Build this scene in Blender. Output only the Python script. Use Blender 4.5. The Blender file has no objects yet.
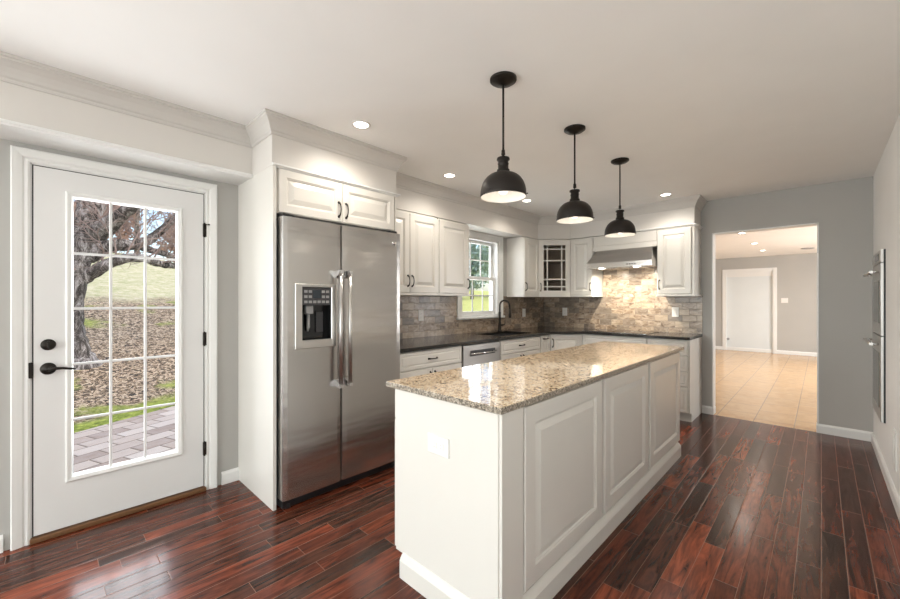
import bpy, bmesh, math, random
from mathutils import Vector, Matrix, noise as mnoise
random.seed(7)
S = bpy.context.scene
C = S.collection
R = math.radians
H = 2.49                      # ceiling height

# ------------------------------------------------------------------ camera
cam = bpy.data.cameras.new('camera'); camo = bpy.data.objects.new('camera', cam); C.objects.link(camo)
camo.location = (0, 0, 1.321); camo.rotation_euler = (R(90), 0, R(43.7))
cam.sensor_width = 36; cam.lens = 15.535; cam.shift_y = 1.385/900; cam.clip_start = .02; cam.clip_end = 300
S.camera = camo
S.view_settings.view_transform = 'Standard'; S.view_settings.look = 'None'
S.view_settings.gamma = 1; S.view_settings.use_curve_mapping = False
S.view_settings.exposure = 0.78

# ------------------------------------------------------------------ world, sun, large lights
w = bpy.data.worlds.new('world'); S.world = w; w.use_nodes = True
nt = w.node_tree; bg = nt.nodes['Background']
sky = nt.nodes.new('ShaderNodeTexSky'); sky.sky_type = 'NISHITA'; sky.sun_disc = False
sky.sun_elevation = R(42); sky.sun_rotation = R(90); sky.dust_density = 2.0
nt.links.new(sky.outputs[0], bg.inputs[0]); bg.inputs[1].default_value = 0.19

def light(name, kind, loc, energy, color=(1, 1, 1), rot=(0, 0, 0), **k):
    l = bpy.data.lights.new(name, kind); l.energy = energy; l.color = color
    for a, v in k.items(): setattr(l, a, v)
    o = bpy.data.objects.new(name, l); C.objects.link(o); o.location = loc; o.rotation_euler = rot
    return o
light('sun', 'SUN', (10, 0, 20), 2.0, (1, .95, .88), (R(-42), R(8), 0), angle=R(1.5))
# rear and side: added area lamps behind the camera; daylight by door and window
light('rear_fill', 'AREA', (-1.45, -4.9, 1.25), 82, (.96, 1, .985), (R(102), 0, 0), shape='RECTANGLE', size=2.8, size_y=2.1)
light('side_fill', 'AREA', (-3.05, -2.4, 1.4), 66, (.96, 1, .985), (0, R(-98), 0), shape='RECTANGLE', size=1.5, size_y=2.0)
light('door_daylight', 'AREA', (-3.40, .36, 1.15), 12, (.95, .98, 1), (0, R(-90), 0), shape='RECTANGLE', size=1.6, size_y=.5)
light('window_daylight', 'AREA', (-3.40, 3.83, 1.65), 5.5, (.95, .98, 1), (0, R(-90), 0), shape='RECTANGLE', size=.9, size_y=.65)
light('hall_fill', 'AREA', (2.4, 9.2, 1.4), 110, (.97, .98, 1), (0, R(90), 0), shape='RECTANGLE', size=2.0, size_y=3.0)  # added area lamp to brighten the hall; no window is built there

# ------------------------------------------------------------------ node helpers
class G:
    def __init__(s, m): s.nt = m.node_tree; s.n = s.nt.nodes; s.l = s.nt.links
    def node(s, t, ins=None, **a):
        n = s.n.new(t)
        for k, v in a.items(): setattr(n, k, v)
        for k, v in (ins or {}).items():
            if isinstance(v, bpy.types.NodeSocket): s.l.new(v, n.inputs[k])
            elif v is not None: n.inputs[k].default_value = v
        return n
    def m(s, op, a, b=None, c=None):
        return s.node('ShaderNodeMath', {0: a, 1: b, 2: c}, operation=op).outputs[0]
    def pos(s): return s.node('ShaderNodeNewGeometry').outputs['Position']
    def obj(s): return s.node('ShaderNodeTexCoord').outputs['Object']
    def sep(s, v):
        n = s.node('ShaderNodeSeparateXYZ', {0: v}); return n.outputs
    def xyz(s, x, y, z): return s.node('ShaderNodeCombineXYZ', {0: x, 1: y, 2: z}).outputs[0]
    def scale(s, v, sc): return s.node('ShaderNodeMapping', {0: v, 3: sc}).outputs[0]
    def noise(s, v, sc, det=3, rough=.5, dist=0):
        return s.node('ShaderNodeTexNoise', {'Vector': v, 'Scale': sc, 'Detail': det, 'Roughness': rough, 'Distortion': dist}).outputs
    def white(s, v): return s.node('ShaderNodeTexWhiteNoise', {0: v}, noise_dimensions='3D').outputs
    def ramp(s, f, stops, interp='LINEAR'):
        n = s.node('ShaderNodeValToRGB', {0: f}); r = n.color_ramp; r.interpolation = interp
        while len(r.elements) < len(stops): r.elements.new(.5)
        for e, (p, c) in zip(r.elements, stops): e.position = p; e.color = (*c, 1)
        return n.outputs[0]
    def mix(s, f, a, b, bt='MIX'):
        n = s.node('ShaderNodeMix', data_type='RGBA', blend_type=bt)
        for i, v in ((0, f), (6, a), (7, b)):
            if isinstance(v, bpy.types.NodeSocket): s.l.new(v, n.inputs[i])
            else: n.inputs[i].default_value = v if i == 0 else (*v, 1)
        return n.outputs[2]
    def bump(s, h, st=.3, d=.002):
        return s.node('ShaderNodeBump', {'Height': h, 'Strength': st, 'Distance': d}).outputs[0]
MATS = {}
def mat(name, col=(.8, .8, .8), rough=.5, metal=0, **k):
    m = bpy.data.materials.new(name); m.use_nodes = True
    b = m.node_tree.nodes['Principled BSDF']
    b.inputs['Base Color'].default_value = (*col, 1); b.inputs['Roughness'].default_value = rough
    b.inputs['Metallic'].default_value = metal
    for a, v in k.items(): b.inputs[a.replace('_', ' ')].default_value = v
    MATS[name] = m
    g = G(m); g.b = b; m_g[name] = g
    return m
m_g = {}
def setc(name, sock, inp='Base Color'): m_g[name].l.new(sock, m_g[name].b.inputs[inp])

def cells(g, u, v, lu, lv, gap, rnd=True, seed=0.0):
    """boards or bricks: u runs along, v across. returns (id vector, gap mask)"""
    vr = g.m('DIVIDE', v, lv); row = g.m('FLOOR', vr); fv = g.m('FRACT', vr)
    if rnd:
        rn = g.white(g.xyz(row, seed, 3.3)); off = g.m('MULTIPLY', rn[0], 7.0)
        ln = g.m('MULTIPLY_ADD', g.white(g.xyz(row, seed+5, 1.7))[0], lu*.7, lu*.7)
        ur = g.m('ADD', g.m('DIVIDE', u, ln), off)
    else:
        ln = lu; off = g.m('MULTIPLY', g.m('MODULO', g.m('ABSOLUTE', row), 2.0), .5)
        ur = g.m('ADD', g.m('DIVIDE', u, lu), off)
    col = g.m('FLOOR', ur); fu = g.m('FRACT', ur)
    ev = g.m('MULTIPLY', g.m('SUBTRACT', .5, g.m('ABSOLUTE', g.m('SUBTRACT', fv, .5))), lv)
    eu = g.m('MULTIPLY', g.m('SUBTRACT', .5, g.m('ABSOLUTE', g.m('SUBTRACT', fu, .5))), ln)
    e = g.m('MINIMUM', ev, eu)
    return g.xyz(col, row, seed), g.m('LESS_THAN', e, gap), e

# paints
def paint(name, col, rough, bump=0):
    mat(name, col, rough); g = m_g[name]
    n = g.noise(g.pos(), 3, 2)
    setc(name, g.mix(n[0], tuple(c*.97 for c in col), tuple(min(1, c*1.03) for c in col)))
    if bump: setc(name, g.bump(g.noise(g.pos(), 220, 2)[0], bump, .001), 'Normal')
paint('ceiling_paint', (.90, .89, .87), .9, .1)
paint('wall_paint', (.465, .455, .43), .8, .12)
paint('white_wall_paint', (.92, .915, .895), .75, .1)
paint('crown_shaded_paint', (.60, .575, .54), .45)  # darker than the soffit paint: the crown's shade put into its colour
paint('trim_paint', (.82, .82, .80), .35)
paint('cabinet_paint', (.73, .705, .655), .28)
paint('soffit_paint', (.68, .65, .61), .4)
paint('door_paint', (.76, .755, .745), .4)
paint('alcove_paint', (.74, .78, .79), .45)
mat('cabinet_inside', (.30, .23, .17), .6)
mat('bronze', (.022, .018, .015), .38, .7)
mat('bronze_matte', (.026, .021, .018), .42, .5)
mat('shade_white', (.80, .78, .74), .5)
mat('black_plastic', (.012, .012, .013), .35)
mat('black_glass', (.006, .006, .007), .05)
mat('dark_grey', (.06, .06, .065), .5, .3)
mat('chrome', (.75, .75, .76), .12, 1)
mat('white_plastic', (.82, .80, .77), .35)
mat('grey_plastic', (.35, .35, .35), .4)
mat('display', (.03, .04, .05), .15)
mat('grout', (.40, .36, .31), .8)
mat('oak_threshold', (.16, .075, .03), .45)

# glass: thin and clear
m = bpy.data.materials.new('window_glass'); m.use_nodes = True; n_ = m.node_tree; n_.nodes.clear()
o_ = n_.nodes.new('ShaderNodeOutputMaterial'); tr = n_.nodes.new('ShaderNodeBsdfTransparent'); gl = n_.nodes.new('ShaderNodeBsdfGlossy')
gl.inputs['Roughness'].default_value = .02; fr = n_.nodes.new('ShaderNodeFresnel'); fr.inputs[0].default_value = 1.35
mx = n_.nodes.new('ShaderNodeMixShader'); ge = n_.nodes.new('ShaderNodeNewGeometry'); sb = n_.nodes.new('ShaderNodeMath'); sb.operation = 'SUBTRACT'; sb.inputs[0].default_value = 1; n_.links.new(ge.outputs['Backfacing'], sb.inputs[1]); ml = n_.nodes.new('ShaderNodeMath'); ml.operation = 'MULTIPLY'; n_.links.new(sb.outputs[0], ml.inputs[0]); n_.links.new(fr.outputs[0], ml.inputs[1]); n_.links.new(ml.outputs[0], mx.inputs[0]); n_.links.new(tr.outputs[0], mx.inputs[1]); n_.links.new(gl.outputs[0], mx.inputs[2]); n_.links.new(mx.outputs[0], o_.inputs[0])
MATS['window_glass'] = m

def emis(name, col, st):
    m = bpy.data.materials.new(name); m.use_nodes = True; b = m.node_tree.nodes['Principled BSDF']
    b.inputs['Base Color'].default_value = (*col, 1); b.inputs['Emission Color'].default_value = (*col, 1); b.inputs['Emission Strength'].default_value = st
    MATS[name] = m
emis('lamp_on', (1, .93, .82), 9)
emis('bulb_on', (1, .93, .84), .35)

# stainless
for nm, col, ro in (('stainless', (.60, .585, .565), .25), ('stainless_light', (.60, .59, .57), .3), ('stainless_dark', (.36, .35, .335), .3)):
    mat(nm, col, ro, 1.0); g = m_g[nm]; p = g.pos()
    fine = g.noise(g.scale(p, (3, 3, 700)), 1, 2)[0]
    wave = g.noise(g.scale(p, (1.3, 1.3, 9)), 1, 2)[0]
    setc(nm, g.bump(g.m('ADD', g.m('MULTIPLY', fine, .004), g.m('MULTIPLY', wave, 1.0)), .35, .012), 'Normal')
    setc(nm, g.m('MULTIPLY_ADD', fine, .06, ro-.03), 'Roughness')

# wood floor
mat('wood_floor', (.1, .03, .015), .25); g = m_g['wood_floor']; p = g.pos(); x, y, z = g.sep(p)
idv, gap, e = cells(g, y, x, .75, .0925, .0012)
wn = g.white(idv)
grain_v = g.node('ShaderNodeVectorMath', {0: g.scale(p, (26, 2.6, 1)), 1: g.node('ShaderNodeVectorMath', {0: wn[1], 1: (40, 40, 40)}, operation='MULTIPLY').outputs[0]}, operation='ADD').outputs[0]
gr = g.noise(grain_v, 1, 5, .65, 1.2)[0]
blot = g.noise(g.node('ShaderNodeVectorMath', {0: g.scale(p, (9, 5, 1)), 1: wn[1]}, operation='ADD').outputs[0], 1, 3, .6, .6)[0]
base = g.ramp(wn[0], [(0, (.052, .019, .011)), (.4, (.070, .020, .011)), (.7, (.098, .024, .012)), (.88, (.14, .032, .015)), (1, (.21, .048, .020))])
k = g.m('MAXIMUM', g.m('MULTIPLY_ADD', gr, 4.4, -1.25), .25); k = g.m('MULTIPLY', k, g.m('MULTIPLY_ADD', blot, 1.2, .45))
colr = g.mix(1.0, base, g.xyz(k, k, k), 'MULTIPLY')
colr = g.mix(g.m('MULTIPLY', gap, .75), colr, (.30, .16, .11))  # glint of the bevelled board edges put into the light seam colour
setc('wood_floor', colr)
setc('wood_floor', g.m('MULTIPLY_ADD', gr, .12, .13), 'Roughness')
hh = g.m('ADD', g.m('MULTIPLY', g.noise(g.scale(p, (16, 4, 1)), 1, 2)[0], .25), g.m('MULTIPLY', gr, .25))
hh = g.m('ADD', hh, g.m('MULTIPLY', g.m('MINIMUM', g.m('DIVIDE', e, .004), 1.0), .6))
setc('wood_floor', g.bump(hh, .35, .003), 'Normal')
g.b.inputs['Specular IOR Level'].default_value = .32

# hall floor tile
mat('floor_tile', (.7, .5, .3), .22); g = m_g['floor_tile']; p = g.pos(); x, y, z = g.sep(p)
idv, gap, e = cells(g, g.m('ADD', y, .1), g.m('ADD', x, .58), .33, .33, .004, False)
idv, gap, e = cells(g, y, g.m('ADD', x, .56+.33*4), .46, .335, .004, False)
c1 = g.mix(g.noise(p, 7, 4, .6, .8)[0], (.46, .28, .14), (.78, .56, .33))
c1 = g.mix(g.m('MULTIPLY', g.white(idv)[0], .35), c1, (.72, .46, .24))
setc('floor_tile', g.mix(g.m('MULTIPLY', gap, .8), c1, (.30, .24, .19)))
setc('floor_tile', g.bump(g.m('MINIMUM', g.m('DIVIDE', e, .006), 1.0), .3, .003), 'Normal')

# island granite
mat('island_granite', (.6, .5, .4), .07); g = m_g['island_granite']; p = g.pos()
a = g.noise(p, 30, 5, .75, 1.2)[0]; b2 = g.noise(p, 95, 4, .7, .4)[0]; c3 = g.noise(g.scale(p, (1, 1.6, 1)), 55, 3, .6, 2.0)[0]
big = g.noise(p, 3.5, 2)[0]
vo = g.node('ShaderNodeTexVoronoi', {'Vector': p, 'Scale': 110.0}).outputs['Color']
cc = g.ramp(g.m('MULTIPLY_ADD', g.sep(vo)[0], .16, g.m('SUBTRACT', a, .08)), [(.36, (.12, .075, .05)), (.42, (.42, .24, .12)), (.475, (.84, .62, .38)), (.56, (.97, .88, .70)), (.68, (.62, .38, .19))])
cc = g.mix(g.ramp(b2, [(.39, (1, 1, 1)), (.44, (0, 0, 0))]), cc, (.10, .075, .055))
cc = g.mix(g.ramp(c3, [(.60, (0, 0, 0)), (.68, (1, 1, 1))]), cc, (.33, .19, .10))
cc = g.mix(g.ramp(b2, [(.60, (0, 0, 0)), (.66, (.8, .8, .8))]), cc, (.80, .76, .68))
cc = g.mix(g.m('MULTIPLY', big, .25), cc, (.52, .38, .25))
setc('island_granite', cc); g.b.inputs['Specular IOR Level'].default_value = .6
g.b.inputs['Coat Weight'].default_value = .5; g.b.inputs['Coat Roughness'].default_value = .04
# the same stone where its edge is left rougher
mat('granite_edge', (.3, .27, .22), .3); g = m_g['granite_edge']; p = g.pos()
b2 = g.noise(p, 110, 4, .75, .6)[0]
setc('granite_edge', g.ramp(b2, [(.36, (.03, .026, .022)), (.46, (.18, .15, .115)), (.55, (.42, .36, .28)), (.66, (.62, .57, .50))]))
# perimeter granite
mat('black_granite', (.02, .018, .016), .13); g = m_g['black_granite']; p = g.pos()
setc('black_granite', g.ramp(g.noise(p, 180, 3, .7)[0], [(.45, (.013, .012, .011)), (.62, (.035, .03, .026)), (.75, (.12, .105, .09))]))

# backsplash stone
mat('backsplash_stone', (.4, .35, .3), .25); g = m_g['backsplash_stone']; p = g.pos(); x, y, z = g.sep(p)
u = g.m('SUBTRACT', x, y)
idv, gap, e = cells(g, u, g.m('ADD', z, .07), .155, .076, .0022, False)
wn = g.white(idv)
vv = g.node('ShaderNodeVectorMath', {0: g.scale(p, (1, 1, 2.0)), 1: g.node('ShaderNodeVectorMath', {0: wn[1], 1: (3, 3, 3)}, operation='MULTIPLY').outputs[0]}, operation='ADD').outputs[0]
v1 = g.noise(vv, 9, 4, .6, 1.2)[0]
cc = g.ramp(v1, [(.28, (.10, .065, .045)), (.40, (.25, .18, .125)), (.52, (.40, .31, .23)), (.66, (.54, .44, .34))])
cc = g.mix(g.ramp(wn[0], [(.1, (.7, .7, .7)), (.5, (.1, .1, .1)), (.8, (0, 0, 0))]), cc, (.17, .145, .125))
cc = g.mix(g.ramp(wn[0], [(.7, (0, 0, 0)), (1, (.6, .6, .6))]), cc, (.52, .42, .31))
veins = g.ramp(g.noise(vv, 26, 4, .7, 2.5)[0], [(.34, (1, 1, 1)), (.42, (0, 0, 0))])
cc = g.mix(g.m('MULTIPLY', veins, .4), cc, (.12, .07, .045))
setc('backsplash_stone', g.mix(gap, cc, (.26, .22, .185)))
setc('backsplash_stone', g.bump(g.m('MINIMUM', g.m('DIVIDE', e, .004), 1.0), .5, .003), 'Normal')

# patio pavers
mat('pavers', (.5, .4, .33), .8); g = m_g['pavers']; p = g.pos(); x, y, z = g.sep(p)
xr = g.m('ADD', g.m('MULTIPLY', x, .94), g.m('MULTIPLY', y, .34)); yr = g.m('SUBTRACT', g.m('MULTIPLY', y, .94), g.m('MULTIPLY', x, .34))
idv, gap, e = cells(g, yr, xr, .30, .19, .006, False)
cc = g.ramp(g.white(idv)[0], [(0, (.26, .17, .12)), (.4, (.42, .31, .24)), (1, (.60, .50, .42))])
cc = g.mix(g.m('MULTIPLY', g.noise(p, 14, 4)[0], .5), cc, (.62, .58, .55))
setc('pavers', g.mix(gap, cc, (.20, .15, .11)))
setc('pavers', g.bump(g.m('MINIMUM', g.m('DIVIDE', e, .02), 1.0), .6, .01), 'Normal')
# ground: grass, leaf litter under the tree
mat('ground', (.3, .3, .1), .95); g = m_g['ground']; p = g.pos(); x, y, z = g.sep(p)
nz = g.noise(p, 1.1, 4, .6)[0]
lit = g.ramp(g.noise(g.scale(p, (1, 1, 1)), 15, 4, .8, 1.0)[0], [(.38, (.008, .006, .004)), (.46, (.07, .045, .025)), (.52, (.28, .18, .09)), (.57, (.70, .58, .44)), (.66, (.24, .15, .07))])
grs = g.ramp(g.noise(p, 12, 5, .75)[0], [(.30, (.06, .085, .01)), (.5, (.22, .27, .03)), (.7, (.46, .50, .10))])
far = g.ramp(g.noise(g.scale(p, (1, 1, 1)), 3.2, 5, .85)[0], [(.3, (.24, .27, .10)), (.5, (.46, .43, .26)), (.7, (.62, .56, .42))])
u_ = g.m('MULTIPLY', x, -1.0)
d1 = g.m('SUBTRACT', g.m('MULTIPLY_ADD', nz, 2.0, u_), g.m('MULTIPLY_ADD', y, .75, 7.15))      # beyond the grass edge of the patio
litter_mask = g.ramp(g.m('MULTIPLY_ADD', d1, 1.2, .5), [(.25, (0, 0, 0)), (.75, (1, 1, 1))])
cc = g.mix(litter_mask, grs, lit)
cc = g.mix(g.ramp(g.noise(p, .9, 4, .6)[0], [(.56, (0, 0, 0)), (.66, (.8, .8, .8))]), cc, grs)
d2 = g.m('ADD', g.m('MULTIPLY_ADD', nz, 3.0, g.m('SUBTRACT', u_, 16.3)), 0.0)
cc = g.mix(g.ramp(g.m('MULTIPLY_ADD', d2, .4, .5), [(.2, (0, 0, 0)), (.8, (1, 1, 1))]), cc, far)
yy = g.ramp(g.m('MULTIPLY', y, .05), [(.28, (0, 0, 0)), (.42, (1, 1, 1))])
lawn = g.ramp(g.noise(p, 3, 4, .7)[0], [(.3, (.34, .38, .08)), (.7, (.54, .54, .19))])
setc('ground', g.mix(yy, cc, lawn))
setc('ground', g.bump(g.noise(p, 12, 4, .8)[0], .8, .05), 'Normal')
# bark, foliage
mat('bark', (.1, .08, .07), .9); g = m_g['bark']; p = g.pos()
setc('bark', g.ramp(g.noise(g.scale(p, (1, 1, .45)), 7, 6, .85, 1.2)[0], [(.38, (.012, .009, .008)), (.47, (.08, .065, .055)), (.54, (.28, .25, .23)), (.66, (.62, .59, .57))]))
setc('bark', g.bump(g.noise(g.scale(p, (1, 1, .4)), 16, 4, .7)[0], 1, .05), 'Normal')
mat('twig', (.30, .22, .19), .9)
for nm, c0, c1 in (('leaf_green', (.10, .17, .06), (.34, .42, .16)), ('leaf_blue', (.16, .25, .22), (.42, .52, .45)), ('leaf_russet', (.22, .12, .09), (.50, .34, .28))):
    mat(nm, c0, .8); g = m_g[nm]; setc(nm, g.mix(g.noise(g.pos(), 2.2, 4, .7)[0], c0, c1))

# ------------------------------------------------------------------ mesh helpers
class MB:
    def __init__(s): s.bm = bmesh.new(); s.smooth = False
    def box(s, x0, x1, y0, y1, z0, z1, bev=0, seg=1):
        if x0 > x1: x0, x1 = x1, x0
        if y0 > y1: y0, y1 = y1, y0
        if z0 > z1: z0, z1 = z1, z0
        bm = s.bm if not bev else bmesh.new()
        v = [bm.verts.new((x, y, z)) for x in (x0, x1) for y in (y0, y1) for z in (z0, z1)]
        for f in ((0, 1, 3, 2), (4, 6, 7, 5), (0, 4, 5, 1), (2, 3, 7, 6), (0, 2, 6, 4), (1, 5, 7, 3)): bm.faces.new([v[i] for i in f])
        if bev:
            bmesh.ops.bevel(bm, geom=bm.edges[:], offset=bev, segments=seg, profile=.5, affect='EDGES')
            s.merge(bm)
        return s
    def merge(s, bm, M=None):
        mp = {}
        for v in bm.verts: mp[v] = s.bm.verts.new(M @ v.co if M else v.co)
        for f in bm.faces:
            nf = s.bm.faces.new([mp[v] for v in f.verts]); nf.material_index = f.material_index; nf.smooth = f.smooth
        bm.free()
    def prism(s, poly, z0, z1, axis='z'):
        """polygon extruded along an axis: poly of (a,b): z->(x,y), x->(y,z), y->(x,z)"""
        f = {'z': lambda a, b, c: (a, b, c), 'x': lambda a, b, c: (c, a, b), 'y': lambda a, b, c: (a, c, b)}[axis]
        lo = [s.bm.verts.new(f(a, b, z0)) for a, b in poly]; hi = [s.bm.verts.new(f(a, b, z1)) for a, b in poly]
        n = len(poly); s.bm.faces.new(lo); s.bm.faces.new(hi)
        for i in range(n): s.bm.faces.new((lo[i], lo[(i+1) % n], hi[(i+1) % n], hi[i]))
        return s
    def loops(s, M, rects, cap=True, smooth=False):
        """concentric rectangles: (inset_u, inset_v, depth, w, h) -> bridged surface"""
        prev = None
        for (u0, u1, v0, v1, d) in rects:
            cur = [s.bm.verts.new(M @ Vector((u, v, d))) for u, v in ((u0, v0), (u1, v0), (u1, v1), (u0, v1))]
            if prev:
                for i in range(4): s.bm.faces.new((prev[i], prev[(i+1) % 4], cur[(i+1) % 4], cur[i]))
            elif cap: s.bm.faces.new(cur)
            prev = cur
        if cap: s.bm.faces.new(prev)
        return s
    def tube(s, pts, rad, seg=10, cap=True):
        pts = [Vector(p) for p in pts]; n = len(pts)
        if not hasattr(rad, '__len__'): rad = [rad]*n
        t0 = (pts[1]-pts[0]).normalized(); up = Vector((0, 0, 1)) if abs(t0.z) < .9 else Vector((1, 0, 0))
        a = t0.cross(up).normalized(); rings = []
        for i in range(n):
            t = (pts[min(i+1, n-1)]-pts[max(i-1, 0)]).normalized()
            a = (a - t*a.dot(t)).normalized(); b = t.cross(a)
            rings.append([s.bm.verts.new(pts[i]+(a*math.cos(2*math.pi*j/seg)+b*math.sin(2*math.pi*j/seg))*rad[i]) for j in range(seg)])
        for i in range(n-1):
            for j in range(seg):
                f = s.bm.faces.new((rings[i][j], rings[i][(j+1) % seg], rings[i+1][(j+1) % seg], rings[i+1][j])); f.smooth = True
        if cap: s.bm.faces.new(rings[0]); s.bm.faces.new(rings[-1])
        return s
    def lathe(s, prof, c=(0, 0, 0), seg=32, M=None, closed=False):
        rings = []
        for r, z in prof:
            if r < 1e-5: rings.append([s.bm.verts.new((0, 0, z))])
            else: rings.append([s.bm.verts.new((r*math.cos(2*math.pi*j/seg), r*math.sin(2*math.pi*j/seg), z)) for j in range(seg)])
        for i in range(len(rings)-(0 if closed else 1)):
            A, B = rings[i], rings[(i+1) % len(rings)]
            for j in range(seg):
                if len(A) == 1 and len(B) == 1: continue
                if len(A) == 1: f = s.bm.faces.new((A[0], B[(j+1) % seg], B[j]))
                elif len(B) == 1: f = s.bm.faces.new((A[j], A[(j+1) % seg], B[0]))
                else: f = s.bm.faces.new((A[j], A[(j+1) % seg], B[(j+1) % seg], B[j]))
                f.smooth = True
        T = Matrix.Translation(c) @ (M or Matrix())
        for r in rings:
            for v in r: v.co = T @ v.co
        return s
    def sweep(s, path, prof, closed_ends=True):
        """profile (out, z) swept along a floor-plan path; out is to the right of travel, mitred corners"""
        n = len(path); rings = []
        for i in range(n):
            P = Vector(path[i]).to_2d()
            d0 = (Vector(path[i]).to_2d()-Vector(path[i-1]).to_2d()).normalized() if i > 0 else None
            d1 = (Vector(path[i+1]).to_2d()-Vector(path[i]).to_2d()).normalized() if i < n-1 else None
            if d0 is None: d0 = d1
            if d1 is None: d1 = d0
            n0 = Vector((d0.y, -d0.x)); n1 = Vector((d1.y, -d1.x)); m = (n0+n1); m = m/(m.dot(n0)) if m.length > 1e-6 else n0
            rings.append([s.bm.verts.new((P.x+m.x*o, P.y+m.y*o, z)) for o, z in prof])
        k = len(prof)
        for i in range(n-1):
            for j in range(k): s.bm.faces.new((rings[i][j], rings[i][(j+1) % k], rings[i+1][(j+1) % k], rings[i+1][j]))
        s.bm.faces.new(rings[0]); s.bm.faces.new(rings[-1])
        return s
    def done(s, name, material, parent=None, loc=None, autosmooth=False):
        bmesh.ops.recalc_face_normals(s.bm, faces=s.bm.faces[:])
        off = Vector(parent_world(parent)) if parent else (Vector(loc) if loc else Vector((0, 0, 0)))
        for v in s.bm.verts: v.co -= off
        me = bpy.data.meshes.new(name); s.bm.to_mesh(me); s.bm.free()
        ms = material if isinstance(material, (list, tuple)) else [material]
        for q in ms: me.materials.append(MATS[q])
        o = bpy.data.objects.new(name, me); C.objects.link(o)
        if parent: o.parent = parent
        elif loc: o.location = loc
        return o
def parent_world(o):
    v = Vector((0, 0, 0))
    while o: v += o.location; o = o.parent
    return v
def tag(o, label=None, cat=None, group=None, kind=None):
    for k, v in (('label', label), ('category', cat), ('group', group), ('kind', kind)):
        if v: o[k] = v
    return o
def thing(name, loc, label, cat, group=None):
    o = bpy.data.objects.new(name, None); C.objects.link(o); o.location = loc; o.empty_display_size = .1
    return tag(o, label, cat, group)
def struct(o, label=None): o['kind'] = 'structure'; 
def copy_tree(o, parent=None):
    c = o.copy(); C.objects.link(c); c.parent = parent
    for ch in list(o.children): copy_tree(ch, c)
    return c

def frameM(org, u, v=(0, 0, 1)):
    """local u (width), v (height), n (out of the face) to world"""
    u = Vector(u).normalized(); v = Vector(v).normalized(); n = u.cross(v)
    return Matrix(((u.x, v.x, n.x, org[0]), (u.y, v.y, n.y, org[1]), (u.z, v.z, n.z, org[2]), (0, 0, 0, 1)))
# faces: the door panels stand in front of the plane through org, n = u x v
def raised(mb, M, w, h, t=.02, fr=.058):
    def r(i, d): return (i, w-i, i, h-i, d)
    L = [r(0, 0), r(0, t-.004), r(.004, t), r(fr, t), r(fr+.003, t-.004), r(fr+.008, t-.005), r(fr+.012, t-.011), r(fr+.016, t-.011)]
    if min(w, h) > 2*(fr+.014)+.08: L += [r(fr+.044, t-.002), r(fr+.047, t-.001)]
    mb.loops(M, L); return mb
def slab(mb, M, w, h, t=.02, fr=.03):
    def r(i, d): return (i, w-i, i, h-i, d)
    mb.loops(M, [r(0, 0), r(0, t-.005), r(.005, t), r(fr, t), r(fr+.004, t-.005), r(fr+.010, t-.005), r(fr+.018, t)]); return mb
def pull(M, u, v, t, L, parent, vertical=True, mname='bronze'):
    """arched bar pull with flared feet on the face at depth t"""
    mb = MB(); pts = []; rad = []
    for i in range(13):
        a = i/12; s_ = (a-.5)*L; d = t+.002+.028*math.sin(math.pi*min(1, max(0, a)))**.45
        pts.append(M @ Vector((u, v+s_, d) if vertical else (u+s_, v, d)))
        rad.append(.0042+.004*(abs(a-.5)*2)**4)
    mb.tube(pts, rad, 8)
    for sg in (-1, 1):
        c = (u, v+sg*L/2, t) if vertical else (u+sg*L/2, v, t)
        mb.lathe([(0, 0), (.0095, 0), (.0095, .003), (.006, .006), (0, .006)], (0, 0, 0), 10, M @ Matrix.Translation(c))
    return mb.done('handle', mname, parent)

def door_on(parent, M, w, h, handle=None, name='door', style=raised, t=.02, **k):
    o = style(MB(), M, w, h, t, **k).done(name, 'cabinet_paint', parent)
    if handle:
        kind, u, v = handle
        pull(M, u, v, t, .10, o, kind == 'v')
    return o

# ================================================================== THE SHELL
XL, YB, XR, Y0 = -3.12, 5.375, .354, -5.0
# floor
mb = MB().box(XL-.15, XR+.2, Y0-.15, YB, -.1, 0); struct(mb.done('floor', 'wood_floor'))
mb = MB().box(-3.6, 3.2, YB, 12.82, -.1, -.002); struct(mb.done('floor', 'floor_tile'))
# ceilings
struct(MB().box(XL-.2, XR+.2, Y0-.2, YB+.12, H, H+.15).done('ceiling', 'ceiling_paint'))
struct(MB().box(-3.6, 3.2, YB+.12, 12.82, 2.46, 2.62).done('ceiling', 'ceiling_paint'))
# left wall with door and window openings
DY0, DY1, DZ = -.062, .792, 2.085
WY0, WY1, WZ0, WZ1 = 3.46, 4.20, 1.125, 2.11
mb = MB()
for a in ((Y0-.15, -3.45, 0, H), (-3.45, -1.35, 0, .6), (-3.45, -1.35, 2.17, H), (-1.35, DY0, 0, H), (DY0, DY1, DZ, H), (DY1, WY0, 0, H), (WY0, WY1, 0, WZ0), (WY0, WY1, WZ1, H), (WY1, YB+.15, 0, H)):
    mb.box(XL-.16, XL, a[0], a[1], a[2], a[3])
struct(mb.done('wall_left', 'wall_paint'))
# back wall with the opening to the hall
OX0, OX1, OZ = -.917, -.018, 2.107
mb = MB().box(XL, OX0, YB, YB+.12, 0, H).box(OX0, OX1, YB, YB+.12, OZ, H).box(OX1, XR+.2, YB, YB+.12, 0, H)
struct(mb.done('wall_back', 'wall_paint'))
mb = MB().box(OX0-.001, OX0+.012, YB-.006, YB+.126, .09, OZ).box(OX1-.012, OX1+.001, YB-.006, YB+.126, .09, OZ).box(OX0-.001, OX1+.001, YB-.006, YB+.126, OZ-.012, OZ+.001)
struct(mb.done('trim_1', 'trim_paint'))
struct(MB().box(XR, XR+.15, Y0-.15, YB, 0, H).done('wall_right', 'white_wall_paint'))
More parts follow.
